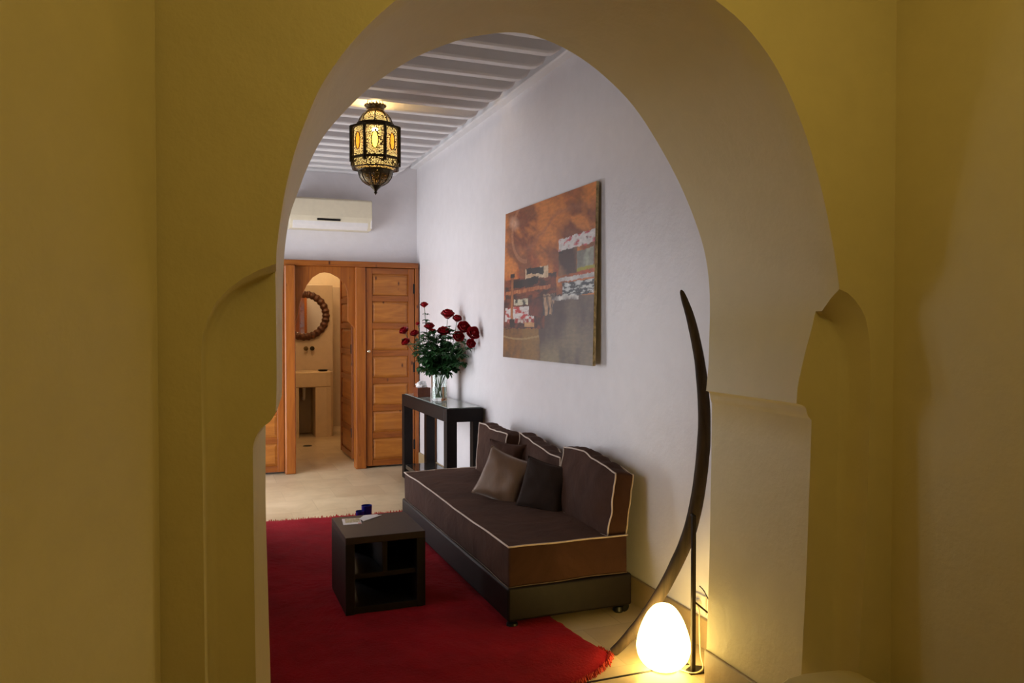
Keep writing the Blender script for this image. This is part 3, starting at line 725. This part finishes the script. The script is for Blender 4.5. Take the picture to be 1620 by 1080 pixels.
bmesh.ops.translate(bm,verts=bm.verts,vec=mc); mt=obj('seat_cushion',sl(bm),'suede',sf,smooth=50,bevel=.010,seg=3)
def piping(D,loop,off,n=40,r=.0045):
    pts=[]
    for a,b in zip(loop,loop[1:]+loop[:1]):
        for i in range(n): 
            t=i/n; pts.append(D([a[k]+(b[k]-a[k])*t for k in range(3)])+off)
    return tb(pts,r,8,closed=True)
obj('piping',sl(piping(D,[(-1,-1,1),(1,-1,1),(1,1,1),(-1,1,1)],mc+Vector((0,0,.0)))),'pipe',mt,smooth=80)
obj('piping',sl(piping(D,[(-1,-1,-1),(1,-1,-1),(1,1,-1),(-1,1,-1)],mc+Vector((0,0,.0)),r=.0014)),'pipel',mt,smooth=80)
# back cushions: leaning against the wall
def back_cushion(yc,w,xf,zc,lean,yaw,seed,label,top,h=.16):
    root=thing('back_cushion',label,'cushion',(xf,yc,.387),'brown back cushions along the wall',rot=(0,R(lean),R(yaw)))
    # local: x = thickness, y = width, z = height
    def fn(k,p):
        x,y,z=p; s=(z+1)/2
        t=(y+1)/2*(len(top)-1); i0=min(len(top)-2,int(t)); k.z+= s*((top[i0]+(top[i0+1]-top[i0])*(.5-.5*math.cos(PI*(t-i0))))-.397-2*h)+(.012 if x>0 else 0)*s*noise.noise(Vector((y*3,seed,1)))
        k.x+= .012*noise.noise(Vector((y*3+seed,z*2,x)))
        return k
    bm,D=softbox(.052,w/2,h,(6,20,14),(.026,.004,.012),.010,seed,fn)
    # puckers on the top
    off=Vector((0,0,h)); bmesh.ops.translate(bm,verts=bm.verts,vec=off)
    for v in bm.verts:
        if v.co.z>h*1.8: v.co.z+=.009*math.sin(v.co.y*55+seed)*(1-abs(v.co.x)/.1)
    b=obj('cushion_body',bm,'suede',root,smooth=55,bevel=.008,seg=2)
    for s in (-1,1):
        obj('piping',piping(D,[(s,-1,-1),(s,1,-1),(s,1,1),(s,-1,1)],off,24,.0042),'pipe',b,smooth=80)
    return root
back_cushion(3.81,.625,1.932,.4,9,0,11,'nearest of the three back cushions, at the arch end of the sofa',(.715,.735,.745,.765,.765,.755))
back_cushion(4.47,.66,1.935,.4,8,0,23,'middle back cushion, slumped behind the brown throw pillow',(.690,.690,.705,.715,.735,.75))
back_cushion(5.13,.64,1.885,.4,6,-3,35,'far back cushion, standing beside the console table',(.745,.745,.735,.730,.745,.745))
# throw pillows
def pillow(name,label,size,th,mat,loc,rot,group='throw pillows on the sofa',seam='dsuede',seed=0,zip_=False):
    root=thing(name,label,'pillow',loc,group,rot=rot); n=22; g={}; bm=bmesh.new()
    for s in (-1,1):
        for i in range(n+1):
            for j in range(n+1):
                u=2*i/n-1; v=2*j/n-1; e=(i in (0,n) or j in (0,n))
                if s==1 and e: g[s,i,j]=g[-1,i,j]; continue
                pin=1-.10*(1-u*u)*(abs(v)**3)-0; pin2=1-.10*(1-v*v)*(abs(u)**3)
                x=u*size/2*pin2; z=v*size/2*pin
                y=s*th/2*(max(0,(1-u**2)*(1-v**2))**.42)+ .008*noise.noise(Vector((u*2+seed,v*2,s)))
                if e: y=.004*noise.noise(Vector((u*3+seed,v*3,0)))
                g[s,i,j]=bm.verts.new((x,y,z))
    for s in (-1,1):
        for i in range(n):
            for j in range(n): bm.faces.new((g[s,i,j],g[s,i+1,j],g[s,i+1,j+1],g[s,i,j+1]))
    co=[g[-1,i,0].co.copy() for i in range(n)]+[g[-1,n,j].co.copy() for j in range(n)]+[g[-1,n-i,n].co.copy() for i in range(n)]+[g[-1,0,n-j].co.copy() for j in range(n)]
    b=obj('pillow_body',bm,mat,root,smooth=70); obj('seam',tb(co,.0028,6,closed=True),seam,b,smooth=80)
    return root
pillow('throw_pillow','shiny bronze satin pillow propped on one corner, frontmost on the sofa',.31,.125,'satin',(1.695,4.47,.525),(R(-20),R(17),R(-47)),seam='satin',seed=2)
pillow('throw_pillow','plain dark brown pillow right of the bronze one',.295,.12,'dsuede',(1.825,4.15,.522),(R(-14),R(10),R(-50)),seed=5)
pillow('throw_pillow','brown suede pillow half hidden behind the bronze satin one',.29,.11,'suede',(1.80,4.74,.56),(R(-14),R(3),R(-58)),seed=8,seam='suede')

# ---------------------------------------------------------------- coffee table
TX0,TX1,TY0,TY1,TH=.648,1.052,3.895,4.345,.405
ct=thing('coffee_table','dark cube coffee table with open shelves on the red rug','table',((TX0+TX1)/2,(TY0+TY1)/2,.02))
def tl(bm): bmesh.ops.translate(bm,verts=bm.verts,vec=(-(TX0+TX1)/2,-(TY0+TY1)/2,-.02)); return bm
obj('table_top',tl(bx(TX0,TX1,TY0,TY1,TH-.035,TH)),'tabletop',ct,bevel=.003)
obj('side_panel',tl(bx(TX0,TX0+.045,TY0,TY1,.02,TH-.035)),'espresso',ct,bevel=.002)
obj('side_panel',tl(bx(TX1-.045,TX1,TY0,TY1,.02,TH-.035)),'espresso',ct,bevel=.002)
obj('bottom_panel',tl(bx(TX0+.045,TX1-.045,TY0+.004,TY1,.02,.055)),'espresso',ct,bevel=.002)
obj('shelf',tl(bx(TX0+.045,TX1-.045,TY0+.02,TY1,.19,.215)),'espresso',ct,bevel=.002)
obj('divider',tl(bx(.835,.86,TY0+.02,TY1-.02,.215,TH-.035)),'espresso',ct,bevel=.002)
obj('back_panel',tl(bx(.76,TX1-.045,TY1-.02,TY1-.004,.055,TH-.035)),'espresso',ct)
# leaflets
def paperm(poly,z,t=.0012,curl=0):
    bm=pr(poly,'z',z,z+t); return bm
def picture():
    m=N('printed_leaflet'); v=m.coord(); a=m.noise(v,38,4,.6)
    m.base(m.ramp(a,[(.32,lin((70,60,34))),(.44,lin((120,128,62))),(.5,lin((196,190,170))),(.56,lin((86,82,50))),(.66,lin((210,204,196)))])); m.set(Roughness=.35); return m.m
M['pic']=picture()
p1=thing('leaflet','printed leaflet with a green picture at the left of the coffee table','leaflet',(.735,4.22,TH+.0005),rot=(0,0,R(-6)))
obj('sheet',bx(-.048,.048,-.065,.065,0,.0012),'paper',p1); obj('printed_picture',bx(-.034,.044,-.030,.058,.0013,.0017),'pic',p1)
o=obj('red_corner',bx(.030,.046,-.062,-.046,.0013,.0018),plain('red_print',(.5,.05,.02),.5),p1)
p2=thing('folded_paper','folded white paper with a pointed corner beside the leaflet','paper',(.838,4.25,TH+.0005))
bm=bmesh.new(); a=[bm.verts.new(p) for p in ((-.045,-.055,.001),(.075,.045,.001),(-.025,.048,.006),(-.055,.0,.004))]
bm.faces.new(a); r_=bmesh.ops.extrude_face_region(bm,geom=bm.faces[:]); bmesh.ops.translate(bm,verts=[e for e in r_['geom'] if isinstance(e,bmesh.types.BMVert)],vec=(0,0,.002)); obj('sheet',bm,'paper',p2)
p3=thing('paper_slip','thin pale slip of paper at the back edge of the coffee table','paper',(.86,4.322,TH+.0005),rot=(0,0,R(2)))
obj('sheet',bx(-.035,.035,-.006,.006,0,.0015),'paper',p3)
# blue glasses behind the table
for (x,y,s,lb) in ((1.045,5.66,.92,'shorter of the two blue glasses, standing left behind the coffee table'),(1.105,5.72,1.15,'taller blue glass standing right behind the coffee table')):
    g=thing('drinking_glass',lb,'glass',(x,y,.028),'blue glasses behind the coffee table')
    obj('tumbler',lt([(0,0),(.026*s,0),(.029*s,.004),(.034*s,.10*s),(.0325*s,.1005*s),(.027*s,.008),(0,.007)],28),'bluegl',g,smooth=50)

# ---------------------------------------------------------------- rug
out=[(.16,2.80),(.60,2.79),(1.0,2.80),(1.25,2.81),(1.40,2.845),(1.50,2.895),(1.60,2.965),(1.655,3.04),(1.63,3.2),(1.605,3.5),(1.60,4.2),(1.60,5.0),(1.59,6.0),(1.1,6.02),(.6,6.04),(.17,6.08),(.15,5.0),(.16,4.0)]
def inside(x,y,P):
    c=False
    for i in range(len(P)):
        x1,y1=P[i]; x2,y2=P[i-1]
        if (y1>y)!=(y2>y) and x<(x2-x1)*(y-y1)/(y2-y1)+x1: c=not c
    return c
rg=thing('rug','deep red wool rug under the coffee table and sofa','rug',(.9,4.4,0))
def edge_pts(P,step=.02):
    o=[]; 
    for a,b in zip(P,P[1:]+P[:1]):
        a=Vector((*a,0)); b=Vector((*b,0)); n=max(1,int((b-a).length/step))
        for i in range(n): o.append(a.lerp(b,i/n))
    return o
E_=edge_pts(out); bm=bmesh.new(); cen=Vector((.9,4.4,0)); K=46; rows=[]
for k in range(K+1):
    f=k/K; rw=[]
    for p in E_:
        q=cen.lerp(p,f) if k<K else p
        h=.020+.006*noise.noise(Vector((q.x*9,q.y*9,0)))+.004*noise.noise(Vector((q.x*38,q.y*38,3)))
        if k==K: h=.001
        elif k==K-1: h*=.8
        if k==K or k==K-1: q=q+Vector((noise.noise(q*22),noise.noise(q*22+Vector((5,5,5))),0))*.008
        rw.append(bm.verts.new((q.x,q.y,h)) if k else None)
    rows.append(rw)
c0=bm.verts.new((cen.x,cen.y,.02)); nE=len(E_)
for k in range(1,K):
    for i in range(nE): bm.faces.new((rows[k][i],rows[k][(i+1)%nE],rows[k+1][(i+1)%nE],rows[k+1][i]))
for i in range(nE): bm.faces.new((c0,rows[1][i],rows[1][(i+1)%nE]))
bmesh.ops.translate(bm,verts=bm.verts,vec=(-.9,-4.4,0)); obj('pile',bm,'rug',rg,smooth=70)
bm=bmesh.new()
for i,p in enumerate(E_):
    a=E_[i-1]; b=E_[(i+1)%nE]; t=(b-a).normalized(); nrm=Vector((t.y,-t.x,0))
    corner=1.30<p.x and p.y<3.12
    far=p.y>5.95
    if not(corner or far): continue
    for k in range(7 if corner else 2):
        q=p+t*random.uniform(-.012,.012)-nrm*random.uniform(0,.012); L=random.uniform(.008,.02) if corner else random.uniform(.006,.016)
        d=nrm*L+t*random.uniform(-.012,.012)
        tube(bm,[q+Vector((0,0,.004)),q+d*.5+Vector((0,0,random.uniform(.010,.022))),q+d+Vector((0,0,.002))],.0022,4)
bmesh.ops.translate(bm,verts=bm.verts,vec=(-.9,-4.4,0)); obj('fringe',bm,'fringe',rg,smooth=80)['kind']='stuff'

# ---------------------------------------------------------------- curved wooden bow on its iron stand
PTS=[(1.678,3.055,.010,.026),(1.735,3.03,.075,.030),(1.80,3.00,.165,.033),(1.862,2.96,.285,.0345),(1.915,2.92,.42,.036),(1.955,2.885,.56,.0365),(1.983,2.865,.72,.0365),(1.999,2.855,.88,.036),(2.004,2.85,1.04,.034),(1.995,2.85,1.18,.031),(1.972,2.85,1.33,.027),(1.935,2.85,1.47,.023),(1.905,2.85,1.55,.018),(1.889,2.85,1.588,.012),(1.883,2.85,1.60,.004)]
def bow():
    cp=catmull([(a,b,c) for a,b,c,d in PTS],6); rp=catmull([(d,0,0) for a,b,c,d in PTS],6)
    bm=bmesh.new(); rings=[]; n=14
    for i,p in enumerate(cp):
        t=(cp[min(i+1,len(cp)-1)]-cp[max(i-1,0)]).normalized(); side=Vector((t.z,0,-t.x)).normalized(); yv=t.cross(side).normalized()
        r=rp[i].x; rg_=[]
        for k in range(n):
            a=2*PI*k/n; w=1+.05*noise.noise(Vector((math.cos(a)*2,i*.35,math.sin(a)*2)))
            rg_.append(bm.verts.new(p+side*math.cos(a)*r*w*.86+yv*math.sin(a)*r*.62*w))
        rings.append(rg_)
    for A,B in zip(rings,rings[1:]):
        for k in range(n): bm.faces.new((A[k],A[(k+1)%n],B[(k+1)%n],B[k]))
    bm.faces.new(rings[0]); bm.faces.new(rings[-1][::-1]); return bm
bw=thing('curved_wooden_bow','tall tusk-shaped curved piece of dark wood on a thin iron stand','sculpture',(1.69,3.05,0))
def bwl(bm): bmesh.ops.translate(bm,verts=bm.verts,vec=(-1.69,-3.05,0)); return bm
obj('curved_wood',bwl(bow()),'tusk',bw,smooth=60)
bm=bmesh.new(); box(bm,1.893,1.911,2.77,2.784,.0,.66); obj('stand_rod',bwl(bm),'iron',bw,bevel=.002)
bm=bmesh.new(); tube(bm,[(1.903,2.776,.645),(1.935,2.84,.645),(1.955,2.862,.64)],.006,8); obj('stand_bracket',bwl(bm),'iron',bw,smooth=50)
bm=bmesh.new(); tube(bm,[(1.903,2.776,.30),(1.96,2.76,.25),(2.0,2.75,.235)],.004,8); obj('stand_bracket',bwl(bm),'iron',bw,smooth=50)
bm=bmesh.new(); prism(bm,[(1.875,2.755),(1.965,2.745),(1.975,2.80),(1.93,2.83),(1.88,2.80)],'z',.0,.006); obj('stand_foot',bwl(bm),'iron',bw,bevel=.002)
# ---------------------------------------------------------------- egg lamp
eg=thing('egg_lamp','glowing white egg-shaped lamp on the floor beside the curved wood','lamp',(1.806,2.853,0))
prof=[(0,.006),(.05,.006),(.075,.018),(.098,.045),(.109,.08),(.108,.115),(.098,.155),(.083,.195),(.064,.23),(.042,.255),(.02,.266),(0,.268)]
pp=catmull([(a*1.03,b*1.03,0) for a,b in prof],4); obj('shade',lt([(max(0,p.x),p.y) for p in pp],48),'egg',eg,smooth=80)
obj('base_ring',lt([(.0,0),(.055,0),(.057,.006),(.05,.0075),(0,.0075)],32),'plastic',eg)
bm=tb(catmull([(1.855,2.81,.006),(1.89,2.76,.005),(1.935,2.755,.02),(1.955,2.80,.06),(1.985,2.85,.13),(2.03,2.92,.20),(2.06,2.985,.185),(2.075,3.0,.165)],8),.0032,8)
bmesh.ops.translate(bm,verts=bm.verts,vec=(-1.806,-2.853,0)); obj('power_cord',bm,'cord',eg,smooth=60)
wk=thing('wall_socket','white double wall socket with plugs beside the egg lamp','socket',(2.1,3.0,.18))
bm=bmesh.new(); box(bm,-.012,0,-.04,.04,-.03,.055); obj('socket_plate',bm,'plasticw',wk,bevel=.004)
bm=bmesh.new(); lathe(bm,[(0,0),(.018,0),(.017,.03),(.010,.036),(0,.036)],16); bmesh.ops.rotate(bm,verts=bm.verts,cent=(0,0,0),matrix=Matrix.Rotation(R(-90),3,'Y')); bmesh.ops.translate(bm,verts=bm.verts,vec=(-.012,.0,.015)); obj('plug',bm,'plasticw',wk,smooth=40)
bm=tb(catmull([(-.03,-.03,.10),(-.045,-.05,.11),(-.05,-.09,.10),(-.04,-.13,.05),(-.03,-.18,.0),(-.03,-.22,-.12)],6),.0025,6); o=obj('wire',bm,'iron',wk,smooth=60)

# ---------------------------------------------------------------- lights
w=bpy.data.worlds.new('daylight'); sc.world=w; w.use_nodes=True
bg=w.node_tree.nodes['Background']; bg.inputs[0].default_value=(.90,.94,1.0,1); bg.inputs[1].default_value=8.2
def light(name,typ,loc,energy,col,rot=(0,0,0),**k):
    l=bpy.data.lights.new(name,typ); l.energy=energy; l.color=col
    for a,v_ in k.items(): setattr(l,a,v_)
    o=bpy.data.objects.new(name,l); COL.objects.link(o); o.location=loc; o.rotation_euler=rot; return o
for nm,(y0,y1,z0,z1) in (('near',(3.5,4.15,.7,1.72)),('far',(6.05,7.65,0,2.3))):
    o=light('window_portal_'+nm,'AREA',(-.61,(y0+y1)/2,(z0+z1)/2),1,(1,1,1),rot=(0,R(-90),0),shape='RECTANGLE',size=z1-z0,size_y=y1-y0); o.data.cycles.is_portal=True
light('vestibule_lamp','POINT',(1.15,.55,2.55),16.5,(1,.80,.27),shadow_soft_size=.12)
light('bathroom_lamp','POINT',(1.3,9.6,2.55),26,(1,.68,.36),shadow_soft_size=.12)
light('bath_upper_fill','POINT',(1.5,11.2,2.72),16,(1,.74,.46),shadow_soft_size=.1)  # unseen fill light added to brighten the upper bathroom wall
light('lantern_leak_glow','POINT',(LX,LY,2.975),3.2,(1,.66,.25),shadow_soft_size=.03)  # added light in the neck, standing in for glow leaking from the dome

# ---------------------------------------------------------------- camera
cam=bpy.data.cameras.new('camera'); cam.sensor_width=36; cam.lens=36*1250/1620; cam.clip_start=.02
co=bpy.data.objects.new('camera',cam); COL.objects.link(co); co.location=(0,0,1.45); co.rotation_euler=(R(90-1.15),0,R(-21.4))
sc.camera=co
vs_=sc.view_settings; vs_.view_transform='Standard'; vs_.look='None'; vs_.gamma=1; vs_.use_curve_mapping=False; vs_.exposure=0
